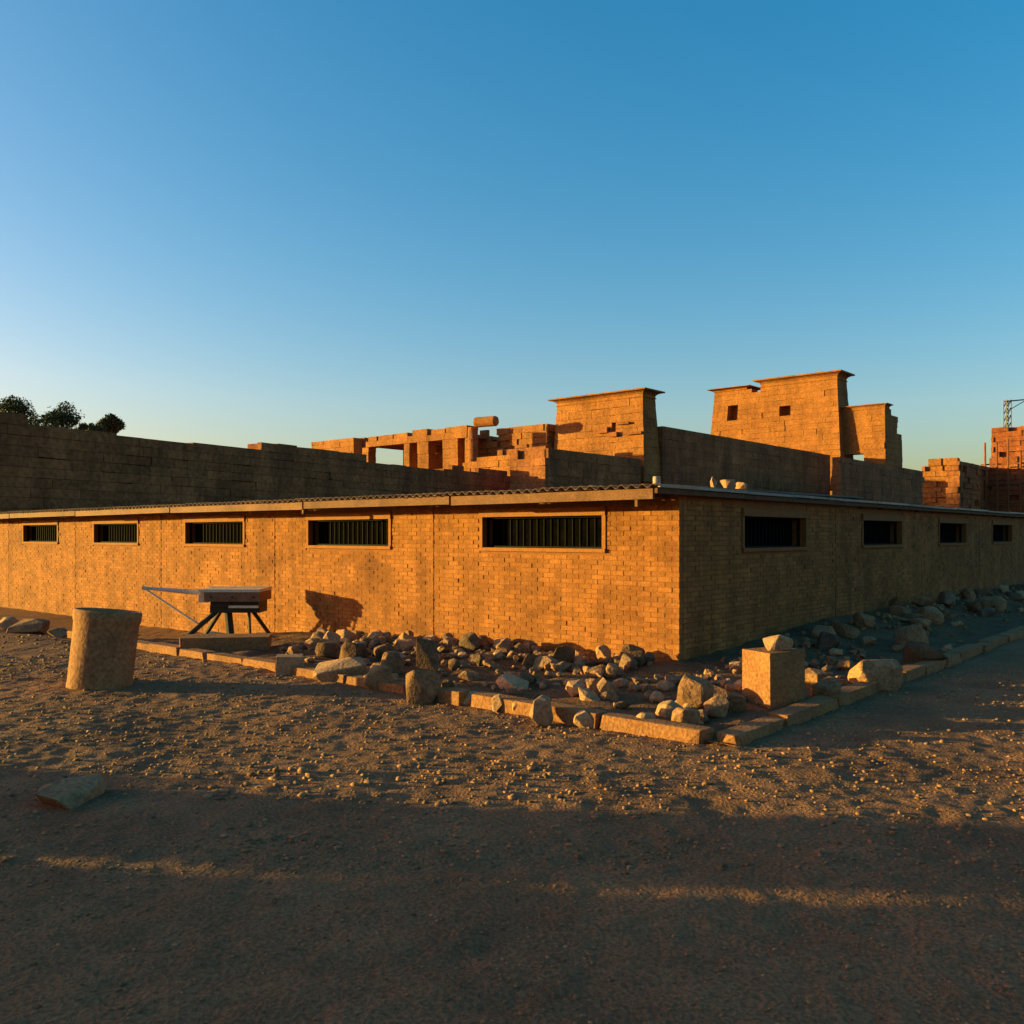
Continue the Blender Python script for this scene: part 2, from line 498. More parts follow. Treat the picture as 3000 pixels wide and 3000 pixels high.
bk = MB()                                        # the sides towards the yard and the two ends
bk.box(DEP - 0.25, DEP, DEP, LL, -0.2, WH + 0.11); bk.box(DEP, LR, DEP - 0.25, DEP - 0.003, -0.2, WH + 0.11)
bk.box(0.27, DEP - 0.26, LL - 0.25, LL - 0.003, -0.2, WH + 0.11); bk.box(LR - 0.25, LR - 0.003, 0.27, DEP - 0.26, -0.2, WH + 0.11)
bk.box(0.27, DEP - 0.26, 5.05, 5.25, -0.2, WH + 0.11); bk.box(DEP + 0.002, DEP + 0.2, 0.27, DEP - 0.26, -0.2, WH + 0.11)  # cross walls added inside to keep sunlight from showing in the far windows
bk.build('unseen_wall', M['brick'], B)

bricks = []                                     # (face, a, b, z0, z1, tint, proud)
CH = 0.0765
def lay(face, length, wins, a0, joints):
    nz = int(WH / CH)
    for c in range(-7 if face == 'L' else -1, nz):
        z0 = c * CH; z1 = z0 + CH - 0.010
        a = a0 - (0.12 if c % 2 else 0.0)
        while a < length:
            b = a + 0.235
            A, Bb = max(a, a0), min(b, length)
            a += 0.245
            if Bb - A < 0.03: continue
            pieces = [(A, Bb)]
            if z1 > ZS - 0.07 and z0 < ZT + 0.15:
                for (w0, w1) in wins:
                    new = []
                    x0, x1 = w0 - 0.08, w1 + 0.08
                    for (p, q) in pieces:
                        if q <= x0 or p >= x1: new.append((p, q)); continue
                        if p < x0 - 0.03: new.append((p, x0 - 0.006))
                        if q > x1 + 0.03: new.append((x1 + 0.006, q))
                    pieces = new
            for jx in joints:
                new = []
                for (p, q) in pieces:
                    if q <= jx - 0.012 or p >= jx + 0.012: new.append((p, q)); continue
                    if p < jx - 0.04: new.append((p, jx - 0.012))
                    if q > jx + 0.04: new.append((jx + 0.012, q))
                pieces = new
            for (p, q) in pieces:
                bricks.append((face, p, q, z0, z1, R.random() if R.random() > 0.08 else R.choice((-0.5, 1.5)), R.uniform(-0.006, 0.006) + (R.uniform(0.0, 0.008) if R.random() < 0.1 else 0)))
jL = [(winL[k][1] + winL[k + 1][0]) / 2 for k in range(5)]
jR = [(winR[k][1] + winR[k + 1][0]) / 2 for k in range(3)]
lay('L', LL, winL, 0.0, jL)
lay('R', LR, winR, 0.118, jR)
def bsize(bk_):
    f_, p, q, z0, z1 = bk_[:5]
    w = C + ((DL * (p + q) / 2) if f_ == 'L' else (DR * (p + q) / 2))
    d = w.length
    cosv = abs((DR if f_ == 'L' else DL).dot(w)) / d
    return (q - p) * cosv / d ** 2 - (10 if z1 < 0.45 else 0)
bricks.sort(key=bsize, reverse=True)
field = MB()
for i, (f_, p, q, z0, z1, tn, pr) in enumerate(bricks):
    t = field if i >= 300 else MB()
    j = [R.uniform(-0.003, 0.003) for _ in range(8)]
    x0, x1, y0, y1, _, _ = Pl(f_, p, q, -pr, 0.10, z0, z1)
    t.hexa([(x0, y0, z0 + j[0]), (x1, y0, z0), (x1, y1, z0), (x0, y1, z0 + j[1]),
            (x0, y0, z1 + j[2]), (x1, y0, z1), (x1, y1, z1), (x0, y1, z1 + j[3])], tn)
    if i < 300:
        t.build('brick', M['brick'], B)
tag(field.build('brick_courses', M['brick'], B), kind='stuff')

def window(face, a, b):
    fr = MB()                                    # inner metal frame
    for (p, q, z0, z1) in ((a, b, ZS, ZS + 0.03), (a, b, ZT - 0.03, ZT), (a, a + 0.03, ZS + 0.03, ZT - 0.03), (b - 0.03, b, ZS + 0.03, ZT - 0.03)):
        fr.box(*Pl(face, p + 0.002, q - 0.002, 0.10, 0.15, z0 + 0.002, z1 - 0.002))
    w = fr.build('window', M['black'], B)
    fm = M['render'] if face == 'L' else M['mortar']
    for (nm, p, q, d, e, z0, z1) in (('lintel', a - 0.07, b + 0.07, -0.035, 0.012, ZT, ZT + 0.135), ('sill', a - 0.07, b + 0.07, -0.04, 0.012, ZS - 0.06, ZS),
                                     ('jamb', a - 0.07, a, -0.02, 0.012, ZS + 0.002, ZT - 0.002), ('jamb', b, b + 0.07, -0.02, 0.012, ZS + 0.002, ZT - 0.002)):
        m = MB(); m.box(*Pl(face, p, q, d, e, z0, z1)); m.build(nm, fm, w)
    m = MB(); m.box(*Pl(face, a + 0.03, b - 0.03, 0.236, 0.246, ZS + 0.03, ZT - 0.03)); m.build('room_dark', M['room_dark'], w)  # black sheet standing in for the darkness of the room
    n = 17
    for k in range(1, n):
        c = a + (b - a) * k / n
        m = MB()
        A = Pl(face, c - 0.007, c + 0.007, 0.215, 0.229, ZS + 0.03, ZT - 0.03)
        m.box(*A); m.build('bar', M['black'], w)
    return w
for (a, b) in winL: window('L', a, b)
for (a, b) in winR: window('R', a, b)

# roof: corrugated sheets, timber fascia, pale verge trim
OV, OVR = 0.82, 0.16
PITCH = 0.177
def sheet_mesh(width, length, waves, tint):
    n = waves * 10
    V = []; Q = []
    for side, dz in ((0, 0.0), (1, -0.009)):
        for i in range(n + 1):
            yv = width * i / n
            zv = 0.027 * math.sin(2 * math.pi * i / 10.0) + dz
            V += [(0, yv, zv), (length, yv, zv + 0.008 * length)]
    o = 2 * (n + 1)
    for i in range(n):
        a = 2 * i
        Q.append((a, a + 1, a + 3, a + 2)); Q.append((o + a, o + a + 2, o + a + 3, o + a + 1))
        Q.append((a, a + 2, o + a + 2, o + a)); Q.append((a + 1, o + a + 1, o + a + 3, a + 3))
    m = MB(); m.add(V, Q, tint)
    return m.mesh('roof_sheet', True)
rb = MB()
for k in range(25):                               # rafters carrying the sheets
    y = 0.2 + k * 1.23
    rb.box(-OV + 0.03, DEP, y, y + 0.06, WH - 0.05, WH + 0.045)
for k in range(16):
    x = DEP + 0.3 + k * 1.25
    rb.box(x, x + 0.06, -0.05, DEP, WH - 0.05, WH + 0.045)
RF = rb.build('roof', M['timber'], B)
sm = [sheet_mesh(6 * PITCH, OV + 0.09 + DEP + 0.15, 6, t) for t in (0.2, 0.5, 0.8)]
k = 0; y = -OVR
while y < LL + 0.1:
    o = obj('roof_sheet', sm[R.randrange(3)], M['sheet'], RF, (-OV - 0.09 + R.uniform(-0.03, 0.03), y, 2.69 + (0.006 if k % 2 else 0) + R.uniform(-0.004, 0.004)))
    o.rotation_euler = (R.uniform(-0.003, 0.003), 0, 0)
    y += 6 * PITCH - 0.01; k += 1
sm2 = [sheet_mesh(6 * PITCH, DEP + OVR + 0.1, 6, t) for t in (0.3, 0.7)]
x = DEP + 0.2 + 6 * PITCH; k = 0
while x < LR + 0.9:
    o = obj('roof_sheet', sm2[R.randrange(2)], M['sheet'], RF, (x, -OVR, 2.69 + (0.006 if k % 2 else 0)), math.pi / 2)
    x += 6 * PITCH - 0.01; k += 1
s = -OVR + 0.06
brk = [0.0, 3.9, 8.0, 13.2, 18.3, 22.9, 26.4, 30.2]
for a, b in zip(brk[:-1], brk[1:]):               # fascia boards along the eave of the lit side
    m = MB()
    dz0, dz1 = R.uniform(-0.02, 0.012), R.uniform(-0.02, 0.012)
    p, q = a - (0.1 if a == 0 else 0) + 0.02, b - 0.03
    m.hexa([(-OV - 0.035, p, 2.515 + dz0), (-OV + 0.02, p, 2.515 + dz0), (-OV + 0.02, q, 2.515 + dz1), (-OV - 0.035, q, 2.515 + dz1),
            (-OV - 0.035, p, 2.652 + dz0 * 0.3), (-OV + 0.02, p, 2.652 + dz0 * 0.3), (-OV + 0.02, q, 2.652 + dz1 * 0.3), (-OV - 0.035, q, 2.652 + dz1 * 0.3)], R.random())
    m.build('fascia_board', M['fascia'], RF)
m = MB(); m.box(-OV - 0.02, -OV + 0.03, 0.18, 0.225, 2.40, 2.505); m.build('bracket', M['fascia'], RF)
m = MB(); m.box(-OV - 0.02, -OV + 0.03, 8.0, 8.045, 2.42, 2.505); m.build('bracket', M['fascia'], RF)
x = -OV - 0.04
while x < LR:                                     # pale trim along the verge of the shaded side
    L_ = R.uniform(1.6, 3.0)
    m = MB(); dz = R.uniform(-0.008, 0.012)
    m.box(x, min(x + L_ - 0.015, LR + 0.3), -OVR - 0.045, -OVR - 0.008, 2.664 + dz, 2.708 + dz, R.random())
    m.build('verge_trim', M['trim'], RF)
    m = MB(); m.box(x, min(x + L_ - 0.015, LR + 0.3), -OVR - 0.002, -OVR + 0.045, 2.58, 2.652, R.random())
    m.build('verge_board', M['timber'], RF)
    x += L_

# ------------------------------------------------------------------ masonry things
def masonry(name, label, cat, tloc, Lx, Ly, H, faces='xy', zmin=3.0, batter=0.0, ch=0.6, bl=1.5, mat='temple', group=None,
            top=None, holes=(), seed=1, rot=None, depth=0.35, rough=0.016, world=None, limit=300, lift=0.0):
    """dressed-stone wall: an inner core and single facing blocks on the -x and -y sides"""
    r = random.Random(seed)
    p = T2W(*tloc) if world is None else Vector(world)
    t = thing(name, label, cat, (p.x, p.y, 0), ROT if rot is None else rot, group)
    topf = top if top is not None else (lambda f_, u: H)
    b = batter
    # core in vertical slices so that a ruined top stays ruined
    core = MB()
    ci = depth - 0.05
    along = 'x' if 'x' in faces and Ly >= Lx else 'y'
    length = Ly if along == 'x' else Lx
    nsl = max(1, int(length / 1.5))
    for k in range(nsl):
        u0, u1 = k / nsl, (k + 1) / nsl
        hh = min(H, min(topf(along, u0 + (u1 - u0) * e) for e in (0.02, 0.5, 0.98))) - 0.06 + lift
        e0 = ci if k == 0 else 0.0
        e1 = ci if k == nsl - 1 else 0.0
        def P(u, w_, z):
            if along == 'x':
                return (b * z + ci + w_ * (Lx - 2 * b * z - 2 * ci), b * z + u * (Ly - 2 * b * z), z)
            return (b * z + u * (Lx - 2 * b * z), b * z + ci + w_ * (Ly - 2 * b * z - 2 * ci), z)
        uu0 = u0 + e0 / length; uu1 = u1 - e1 / length
        q = [P(uu0, 0, -0.3), P(uu1, 0, -0.3), P(uu1, 1, -0.3), P(uu0, 1, -0.3), P(uu0, 0, hh), P(uu1, 0, hh), P(uu1, 1, hh), P(uu0, 1, hh)]
        if along == 'x': q = [q[3], q[2], q[1], q[0], q[7], q[6], q[5], q[4]]
        core.hexa(q, 0.4)
    core.build('core', M[mat], t)
    rec = []
    for f_ in faces:
        Lf = Ly if f_ == 'x' else Lx
        z = zmin; c = 0
        while z < H - 0.1:
            hcur = ch * r.uniform(0.9, 1.1)
            z1 = min(z + hcur, H)
            if H - z1 < 0.25: z1 = H
            st = 0.0 if f_ == 'x' else depth
            a = st - (bl * 0.5 if c % 2 else 0) - r.uniform(0, 0.3)
            while a < Lf:
                L_ = bl * r.uniform(0.65, 1.4)
                A, Bq = max(a, st), min(a + L_, Lf)
                a += L_
                if Bq - A < 0.15: continue
                segs = [(A, Bq)]
                for (hf, h0, h1, g0, g1) in holes:
                    if hf != f_ or z1 <= g0 + 0.1 or z >= g1 - 0.1: continue
                    new = []
                    for (p_, q_) in segs:
                        if q_ <= h0 or p_ >= h1: new.append((p_, q_)); continue
                        if h0 - p_ > 0.1: new.append((p_, h0))
                        if q_ - h1 > 0.1: new.append((h1, q_))
                    segs = new
                for (p_, q_) in segs:
                    tz = topf(f_, (p_ + q_) / 2 / Lf)
                    if (z + z1) / 2 > tz: continue
                    rec.append((f_, p_, q_, z, z1))
            z = z1; c += 1
    rec.sort(key=lambda e: -(e[2] - e[1]) * (e[4] - e[3]))
    rest = MB()
    for i, (f_, p_, q_, z0, z1) in enumerate(rec):
        g = 0.007
        pr = r.uniform(-rough, rough) if r.random() > 0.03 else -rough * 4
        Lf = Ly if f_ == 'x' else Lx
        def Q(a_, dep, z_):
            s_ = b * z_ + a_ / Lf * (Lf - 2 * b * z_)
            d_ = b * z_ + dep
            return (d_, s_, z_) if f_ == 'x' else (s_, d_, z_)
        a0, a1, zz0, zz1 = p_ + g, q_ - g, z0 + g, z1 - g
        ch_ = [r.uniform(0, 0.04) if r.random() < 0.12 else 0 for _ in range(4)]
        q = [Q(a0, -pr, zz0 + ch_[0]), Q(a1, -pr, zz0 + ch_[1]), Q(a1, depth, zz0), Q(a0, depth, zz0),
             Q(a0, -pr, zz1 - ch_[2]), Q(a1, -pr, zz1 - ch_[3]), Q(a1, depth, zz1), Q(a0, depth, zz1)]
        if f_ == 'x': q = [q[3], q[2], q[1], q[0], q[7], q[6], q[5], q[4]]
        tn = r.random()
        if i < limit:
            m = MB(); m.hexa(q, tn); m.build('block', M[mat], t)
        else:
            rest.hexa(q, tn)
    if rest.v:
        tag(rest.build('block_courses', M[mat], t), kind='stuff')
    return t

def cornice(t, x0, x1, y0, y1, z, hgt_, over, mat='temple', name='cornice'):
    """cavetto cornice: a torus roll, then a flaring cove and a flat top band"""
    prof = [(0.10, 0.0), (0.14, 0.06), (0.10, 0.14), (0.02, 0.16), (0.03, 0.40), (0.25, 0.62), (0.60, 0.76), (1.0, 0.82), (1.0, 1.0)]
    m = MB(); n = len(prof); V = []; Q = []
    for (o_, zz) in prof:
        e = o_ * over
        V += [(x0 - e, y0 - e, z + zz * hgt_), (x1 + e, y0 - e, z + zz * hgt_), (x1 + e, y1 + e, z + zz * hgt_), (x0 - e, y1 + e, z + zz * hgt_)]
    for k in range(n - 1):
        for i in range(4):
            j = (i + 1) % 4
            Q.append((k * 4 + i, k * 4 + j, (k + 1) * 4 + j, (k + 1) * 4 + i))
    Q.append((3, 2, 1, 0)); Q.append(tuple(range((n - 1) * 4, n * 4)))
    m.add(V, Q, 0.55)
    return m.build(name, M[mat], t)

def ragged(base, amp, seed, n=40, low=None):
    r = random.Random(seed)
    tab = [base + r.uniform(-amp, amp) for _ in range(n)]
    def fn(f_, u):
        h = tab[min(n - 1, max(0, int(u * n)))]
        if low is not None: h = min(h, low(f_, u))
        return h
    return fn

# smaller inner pylon tower
TX1, TY1 = 64.2, 41.3
tyl, Zl = on_tx(1594, TX1)
tyr, Zr = on_tx(1892, TX1)
Hp1 = hgt(1156, Zr)
bt = 0.062
P1 = masonry('pylon_tower', 'smaller sunlit temple pylon tower with thin cornice, left of the bigger towers', 'tower', (TX1, tyr), 3.7, tyl - tyr, Hp1, zmin=6.5, batter=bt,
             holes=[('x', 3.2, 3.7, 10.8, 11.3)], seed=21, top=ragged(Hp1 + 0.3, 0.05, 2))
cornice(P1, bt * Hp1, 3.7 - bt * Hp1, bt * Hp1, (tyl - tyr) - bt * Hp1, Hp1 + 0.002, 0.66, 0.62)
# small broken ledge that hangs in the middle of its face
for k, (yy, zz, ww, hh) in enumerate(((4.2, 10.9, 1.0, 0.5), (3.2, 10.5, 0.8, 0.4), (0.7, 10.55, 1.6, 0.22), (2.0, 11.5, 1.2, 0.18))):
    m = MB(); m.box(bt * zz - 0.30, bt * zz + 0.1, yy, yy + ww, zz, zz + hh, 0.3); m.build('ledge', M['darkwall'], P1)

# great outer pylon tower
TX2 = 104.9
tyl2, Zl2 = on_tx(2050, TX2)
tyr2, Zr2 = on_tx(2474, TX2)
Hp2 = hgt(1102, Zr2)
Ly2 = tyl2 - tyr2
def hole_on(px0, px1, py0, py1):
    a0, Z0 = on_tx(px1, TX2); a1, Z1 = on_tx(px0, TX2)
    Zm = (Z0 + Z1) / 2
    # undo the batter at that height
    z0, z1 = hgt(py1, Zm), hgt(py0, Zm)
    zc = (z0 + z1) / 2; bt_ = 0.068
    f_ = lambda y: (y - tyr2 - bt_ * zc) / (Ly2 - 2 * bt_ * zc) * Ly2
    return ('x', f_(a0), f_(a1), z0, z1)
def top2(f_, u):
    if f_ == 'x' and 0.63 < u < 0.70: return Hp2 - 0.55
    return Hp2 + 0.3
P2 = masonry('pylon_tower', 'tallest sunlit temple pylon tower with two small square windows', 'tower', (TX2, tyr2), 5.8, Ly2, Hp2, zmin=7.5, batter=0.068, ch=0.66, bl=1.6,
             holes=[hole_on(2118, 2148, 1198, 1226), hole_on(2271, 2304, 1185, 1212)], seed=33, depth=1.5, top=top2)
bb = 0.068 * Hp2
cornice(P2, bb, 5.8 - bb, bb, bb + (Ly2 - 2 * bb) * 0.60, Hp2 + 0.002, 0.95, 0.75)
cornice(P2, bb, 5.8 - bb, bb + (Ly2 - 2 * bb) * 0.72, Ly2 - bb, Hp2 + 0.002, 0.42, 0.75)

# third tower behind it, with a doorway at its left through which the sky shows
TX3 = 106.6
ty3l, Z3l = on_tx(2488, TX3)
ty3r, Z3r = on_tx(2598, TX3)
Hp3 = hgt(1192, Z3r)
dh0, _ = on_tx(2522, TX3)
doorz0, doorz1 = hgt(1362, Z3l), hgt(1330, Z3l)
P3 = masonry('pylon_tower', 'narrow sunlit pylon tower with crumbled dark right side behind the tallest tower', 'tower', (TX3, ty3r), 6.5, dh0 - ty3r, Hp3, zmin=7.5, batter=0.02, ch=0.66, bl=1.5, seed=44,
             top=lambda f_, u: Hp3 + 0.3 if f_ == 'x' else Hp3 + 0.1 - (0.9 if u > 0.4 else 0) - (2.0 if u > 0.75 else 0))
cornice(P3, 0.02 * Hp3, 1.9, 0.02 * Hp3, ty3l - ty3r + 1.0, Hp3 - 0.058, 0.55, 0.35)
m = MB(); yy0 = dh0 - ty3r - 0.35
m.box(0.40, 2.0, yy0, ty3l - ty3r + 1.6, doorz1, Hp3 - 0.062, 0.5); m.build('gate_lintel', M['temple'], P3)
m = MB(); m.box(0.6, 2.0, yy0, ty3l - ty3r + 1.6, -0.2, doorz0, 0.3); m.build('gate_threshold', M['darkwall'], P3)

# court wall between the two pylons, and its lower continuation in front of the smaller one
Hc = hgt(1245, on_ty(1925, 41.0)[1])
masonry('court_wall', 'dark shaded court wall running between the small pylon and the tallest one', 'wall', (TX1 + 3.15, 41.05), TX2 - TX1 - 3.2, 1.8, Hc, faces='xy', zmin=4.0, mat='darkwall', seed=51, ch=0.7, bl=1.9,
        top=ragged(Hc + 0.2, 0.12, 6, low=lambda f_, u: Hc + 0.3))
txa, Za = on_ty(1597, 41.2)
Hf = hgt(1312, Za)
masonry('court_wall', 'lower shaded court wall below the smaller pylon tower', 'wall', (txa, 41.2), TX1 - txa - 0.05, 3.4, Hf, faces='xy', zmin=3.5, mat='darkwall', seed=52,
        top=lambda f_, u: Hf + 0.2 if f_ == 'y' else (Hf - 0.3 if u > 0.55 else Hf - 0.9))

# sunlit ruins of the side chambers
TXR = 61.8
def ruin(name, label, px0, px1, py0, zmin, dep=1.6, tx=TXR, seed=1, mat='temple', top=None, ch=0.55, bl=1.3, rough=0.05, lit_extra=0.0, group=None):
    a0, Z0 = on_tx(px1, tx); a1, Z1 = on_tx(px0, tx)
    H = hgt(py0, (Z0 + Z1) / 2)
    return masonry(name, label, 'ruin', (tx, a0), dep, a1 - a0, H, zmin=zmin, mat=mat, seed=seed, ch=ch, bl=bl, rough=rough,
                   top=(lambda f_, u: top(f_, u) + H) if top else None, group=group), H, (a0, a1, Z0, Z1)
ruin('ruined_wall', 'low flat-topped sunlit ruin block above the dark wall, farthest from the pylons', 912, 1036, 1289, 5.5, seed=61)
ruin('stone_stump', 'dark shaded stump of masonry between two sunlit ruin walls', 1040, 1068, 1283, 5.5, seed=62, mat='darkwall', tx=TXR + 1.2)
# colonnade: pillars carrying a long lintel
cl0, Zc0 = on_tx(1072, TXR); cl1, Zc1 = on_tx(1368, TXR)
Hcol = hgt(1263, (Zc0 + Zc1) / 2)
zlin = hgt(1297, (Zc0 + Zc1) / 2)
pc = T2W(TXR, cl1)
CN = thing('ruined_colonnade', 'sunlit ruined colonnade with square pillars under one long lintel', 'ruin', (pc.x, pc.y, 0), ROT)
def pil(px0, px1, dep=1.1):
    a0, _ = on_tx(px1, TXR); a1, _ = on_tx(px0, TXR)
    z = 0.0
    m = MB(); z = -0.2
    while z < zlin - 0.05:
        z1 = min(z + R.uniform(0.7, 1.0), zlin)
        if zlin - z1 < 0.3: z1 = zlin
        e = R.uniform(-0.03, 0.03)
        m.box(0.05 + e, dep + e, a0 - cl1, a1 - cl1, z, z1 - 0.02, R.random())
        z = z1
    m.build('pillar', M['temple'], CN)
for a, b in ((1060, 1078), (1182, 1198), (1222, 1254), (1296, 1340), (1361, 1371)): pil(a, b)
y = 0.0; tot = cl0 - cl1
while y < tot:                                   # lintel course and a second, more broken one above it
    L_ = min(R.uniform(2.2, 3.2), tot - y)
    if tot - y - L_ < 0.6: L_ = tot - y
    m = MB(); zt = Hcol + R.uniform(-0.12, 0.15)
    zm = zlin + (zt - zlin) * 0.55
    m.box(-0.02, 1.3, y + 0.015, y + L_ - 0.015, zlin, zm - 0.015, R.random()); m.build('lintel_block', M['temple'], CN)
    m = MB(); m.box(0.03, 1.25, y + 0.015, y + L_ * R.uniform(0.75, 1) - 0.015, zm, zt, R.random()); m.build('lintel_block', M['temple'], CN)
    y += L_
bkm = MB(); bkm.box(5.0, 5.6, -0.6, tot * 0.98, -0.2, zlin + 0.3, 0.3)
bkm.build('back_wall', M['darkwall'], CN)
sl = MB(); sl.box(1.32, 4.98, -0.3, tot * 0.98, zlin + 0.02, zlin + 0.35, 0.3); sl.build('ceiling_slab', M['darkwall'], CN)
# round column carrying a tumbled drum
ca, Zca = on_tx(1386, TXR - 1.0)
pcol = T2W(TXR - 1.0, ca)
col = thing('round_column', 'dark round temple column beside the sunlit colonnade, topped by a tumbled drum', 'column', (pcol.x, pcol.y, 0), ROT)
Hcl = hgt(1252, Zca)
rr_ = 15 / F * Zca
zz = 0.0
while zz < Hcl - 0.1:
    h1 = min(zz + 0.9, Hcl)
    m = MB(); m.lathe([(rr_, 0), (rr_, h1 - zz - 0.02)], n=20, wob=0.02, seed=int(zz * 10)); m.build('shaft_drum', M['darkwall'], col, (R.uniform(-0.03, 0.03), R.uniform(-0.03, 0.03), zz), smooth=False)
    zz = h1
ra, Zra = on_tx(1424, TXR - 1.2)
pr_ = T2W(TXR - 1.2, ra)
dr_h = 30 / F * Zra
m = MB(); m.lathe([(dr_h * 0.46, -1.15), (dr_h * 0.5, -1.05), (dr_h * 0.5, 1.0), (dr_h * 0.45, 1.12)], n=20, wob=0.03, seed=3)
dm = m.build('fallen_drum', M['temple'], None, (pr_.x, pr_.y, hgt(1250, Zra) + dr_h * 0.48))
dm.rotation_euler = (math.radians(90), 0, ROT - math.radians(80) + math.pi / 2)
tag(dm, 'round sunlit column drum lying on its side on top of the ruins', 'column drum')
ruin('ruined_wall', 'broken stepped sunlit ruin masonry left of the smaller pylon', 1394, 1602, 1252, 5.5, seed=63, dep=2.2, tx=64.3,
     top=lambda f_, u: random.Random(int(u * 9) + 3).choice((0.3, 0.0, -0.6, -1.1, -0.2, 0.2)), rough=0.1)
ruin('ruined_wall', 'shaded low ruin course in front of the stepped sunlit masonry', 1455, 1600, 1302, 4.5, seed=64, dep=0.9, tx=TXR - 2.2, mat='darkwall', rough=0.12,
     top=lambda f_, u: random.Random(int(u * 12)).uniform(-0.5, 0.1))
ruin('ruined_wall', 'lowest sunlit ruin wall with clean end, just above the storeroom roof', 1356, 1494, 1338, 4.0, seed=65, dep=1.3, tx=TXR - 4.5,
     top=lambda f_, u: 0.25 if u < 0.35 else (0.0 if u < 0.75 else -0.25))

# long dark enclosure wall on the left
EN0 = Vector((-25.1, 32.8)); EN1 = Vector((2.2, 78.6))
dE = (EN1 - EN0); EL = dE.length; aE = math.atan2(dE.y, dE.x)
EH = 6.98
def topE(f_, u):
    s_ = u * EL
    h = EH + 0.10 * math.sin(s_ * 0.31) + 0.06 * math.sin(s_ * 1.1 + 1)
    if 21.2 < s_ < 24.6: h += 0.30
    return h
masonry('enclosure_wall', 'long dark shaded stone enclosure wall rising behind the storeroom roof', 'wall', None, EL, 1.5, EH + 0.6, faces='xy', zmin=2.2, mat='darkwall', seed=71, ch=0.46, bl=1.5,
        rot=aE, world=EN0, top=topE, rough=0.02, lift=0.0)

# right-hand ruins and red tower
tq0, Zq0 = on_ty(2488, 40.0)
Hq = hgt(1368, 96.0)
txq, Zq = on_ty(2500, 30.0); txq2, Zq2 = on_ty(2720, 30.0)
masonry('court_wall', 'shaded wall stretching right from the tallest pylon towards the red tower', 'wall', (txq - 3.2, 30.0), txq2 - txq + 7.2, 0.7, hgt(1366, (Zq + Zq2) / 2), faces='xy', zmin=3.0, mat='darkwall', seed=81,
        top=ragged(hgt(1366, (Zq + Zq2) / 2) + 0.1, 0.2, 9))
TX5 = 70.0
t5l, Z5l = on_tx(2702, TX5); t5r, Z5r = on_tx(2806, TX5)
H5 = hgt(1346, Z5l)
masonry('ruined_wall', 'rough patchy sunlit wall stub between the shaded wall and the red tower', 'ruin', (TX5, t5r), 1.5, t5l - t5r, H5, zmin=2.4, mat='temple', seed=82, rough=0.14, ch=0.4, bl=0.7,
        top=lambda f_, u: H5 + 0.1 - (0.5 if u > 0.8 else 0) - (0.25 if u < 0.2 else 0))
TX6 = 66.0
t6l, Z6l = on_tx(2896, TX6); t6r, Z6r = on_tx(3080, TX6)
H6 = hgt(1342, Z6l)
masonry('red_wall', 'dark red mudbrick wall at the foot of the orange tower', 'wall', (TX6, t6r), 1.6, t6l - t6r, H6, zmin=2.2, mat='redbrick', seed=83, rough=0.07, ch=0.34, bl=0.8,
        top=ragged(H6 + 0.15, 0.18, 12))
tw, Zw6 = on_tx(2812, 59.0)
masonry('red_wall', 'blackish shaded mudbrick wall receding to the foot of the red tower', 'wall', (59.0, tw), TX6 - 59.0 + 3.0, 0.8, hgt(1350, Zw6), zmin=2.2, mat='darkwall', seed=85, rough=0.07, ch=0.34, bl=0.8,
        top=ragged(hgt(1350, Zw6) + 0.1, 0.15, 15))
TX7 = 70.5
t7l, Z7l = on_tx(2898, TX7); t7r, Z7r = on_tx(3110, TX7)
H7 = hgt(1254, Z7l)
RT = masonry('red_tower', 'orange red mudbrick tower carrying a metal lattice mast', 'tower', (TX7, t7r), 4.0, t7l - t7r, H7, zmin=6.0, mat='redbrick', seed=84, rough=0.08, ch=0.36, bl=0.9, batter=0.012,
             top=ragged(H7 + 0.12, 0.12, 14))
# metal lattice mast with an arm
a7, Zm7 = on_tx(2951, TX7 + 1.2)
pm = T2W(TX7 + 1.2, a7)
zb7 = H7 - 0.06; zt7 = hgt(1172, Zm7)
MA = thing('lattice_mast', 'thin grey metal lattice mast with a long arm on the red tower', 'mast', (pm.x, pm.y, zb7), 0.1)
hh = zt7 - zb7; wd = 0.17
for sx in (-1, 1):
    for sy in (-1, 1):
        m = MB(); m.tube((sx * wd, sy * wd, 0), (sx * wd, sy * wd, hh), 0.035, n=6); m.build('post', M['greysteel'], MA)
nb = 4
for k in range(nb):
    z0, z1 = hh * k / nb, hh * (k + 1) / nb
    for sy in (-1, 1):
        m = MB(); m.tube((-wd, sy * wd, z0), (wd, sy * wd, z1), 0.025, n=5); m.build('brace', M['greysteel'], MA)
        m = MB(); m.tube((sy * wd, wd, z0), (sy * wd, -wd, z1), 0.025, n=5); m.build('brace', M['greysteel'], MA)
m = MB(); m.tube((-wd - 0.1, 0, hh - 0.12), (3.4, 0.3, hh + 0.28), 0.05, 0.035, n=6); m.build('arm', M['greysteel'], MA)
m = MB(); m.tube((wd, 0, hh - 0.7), (1.5, 0.13, hh + 0.02), 0.03, n=5); m.build('arm_brace', M['greysteel'], MA)
m = MB(); m.tube((3.35, 0.3, hh + 0.28), (3.35, 0.3, hh - 0.25), 0.02, n=5); m.build('hook', M['greysteel'], MA)

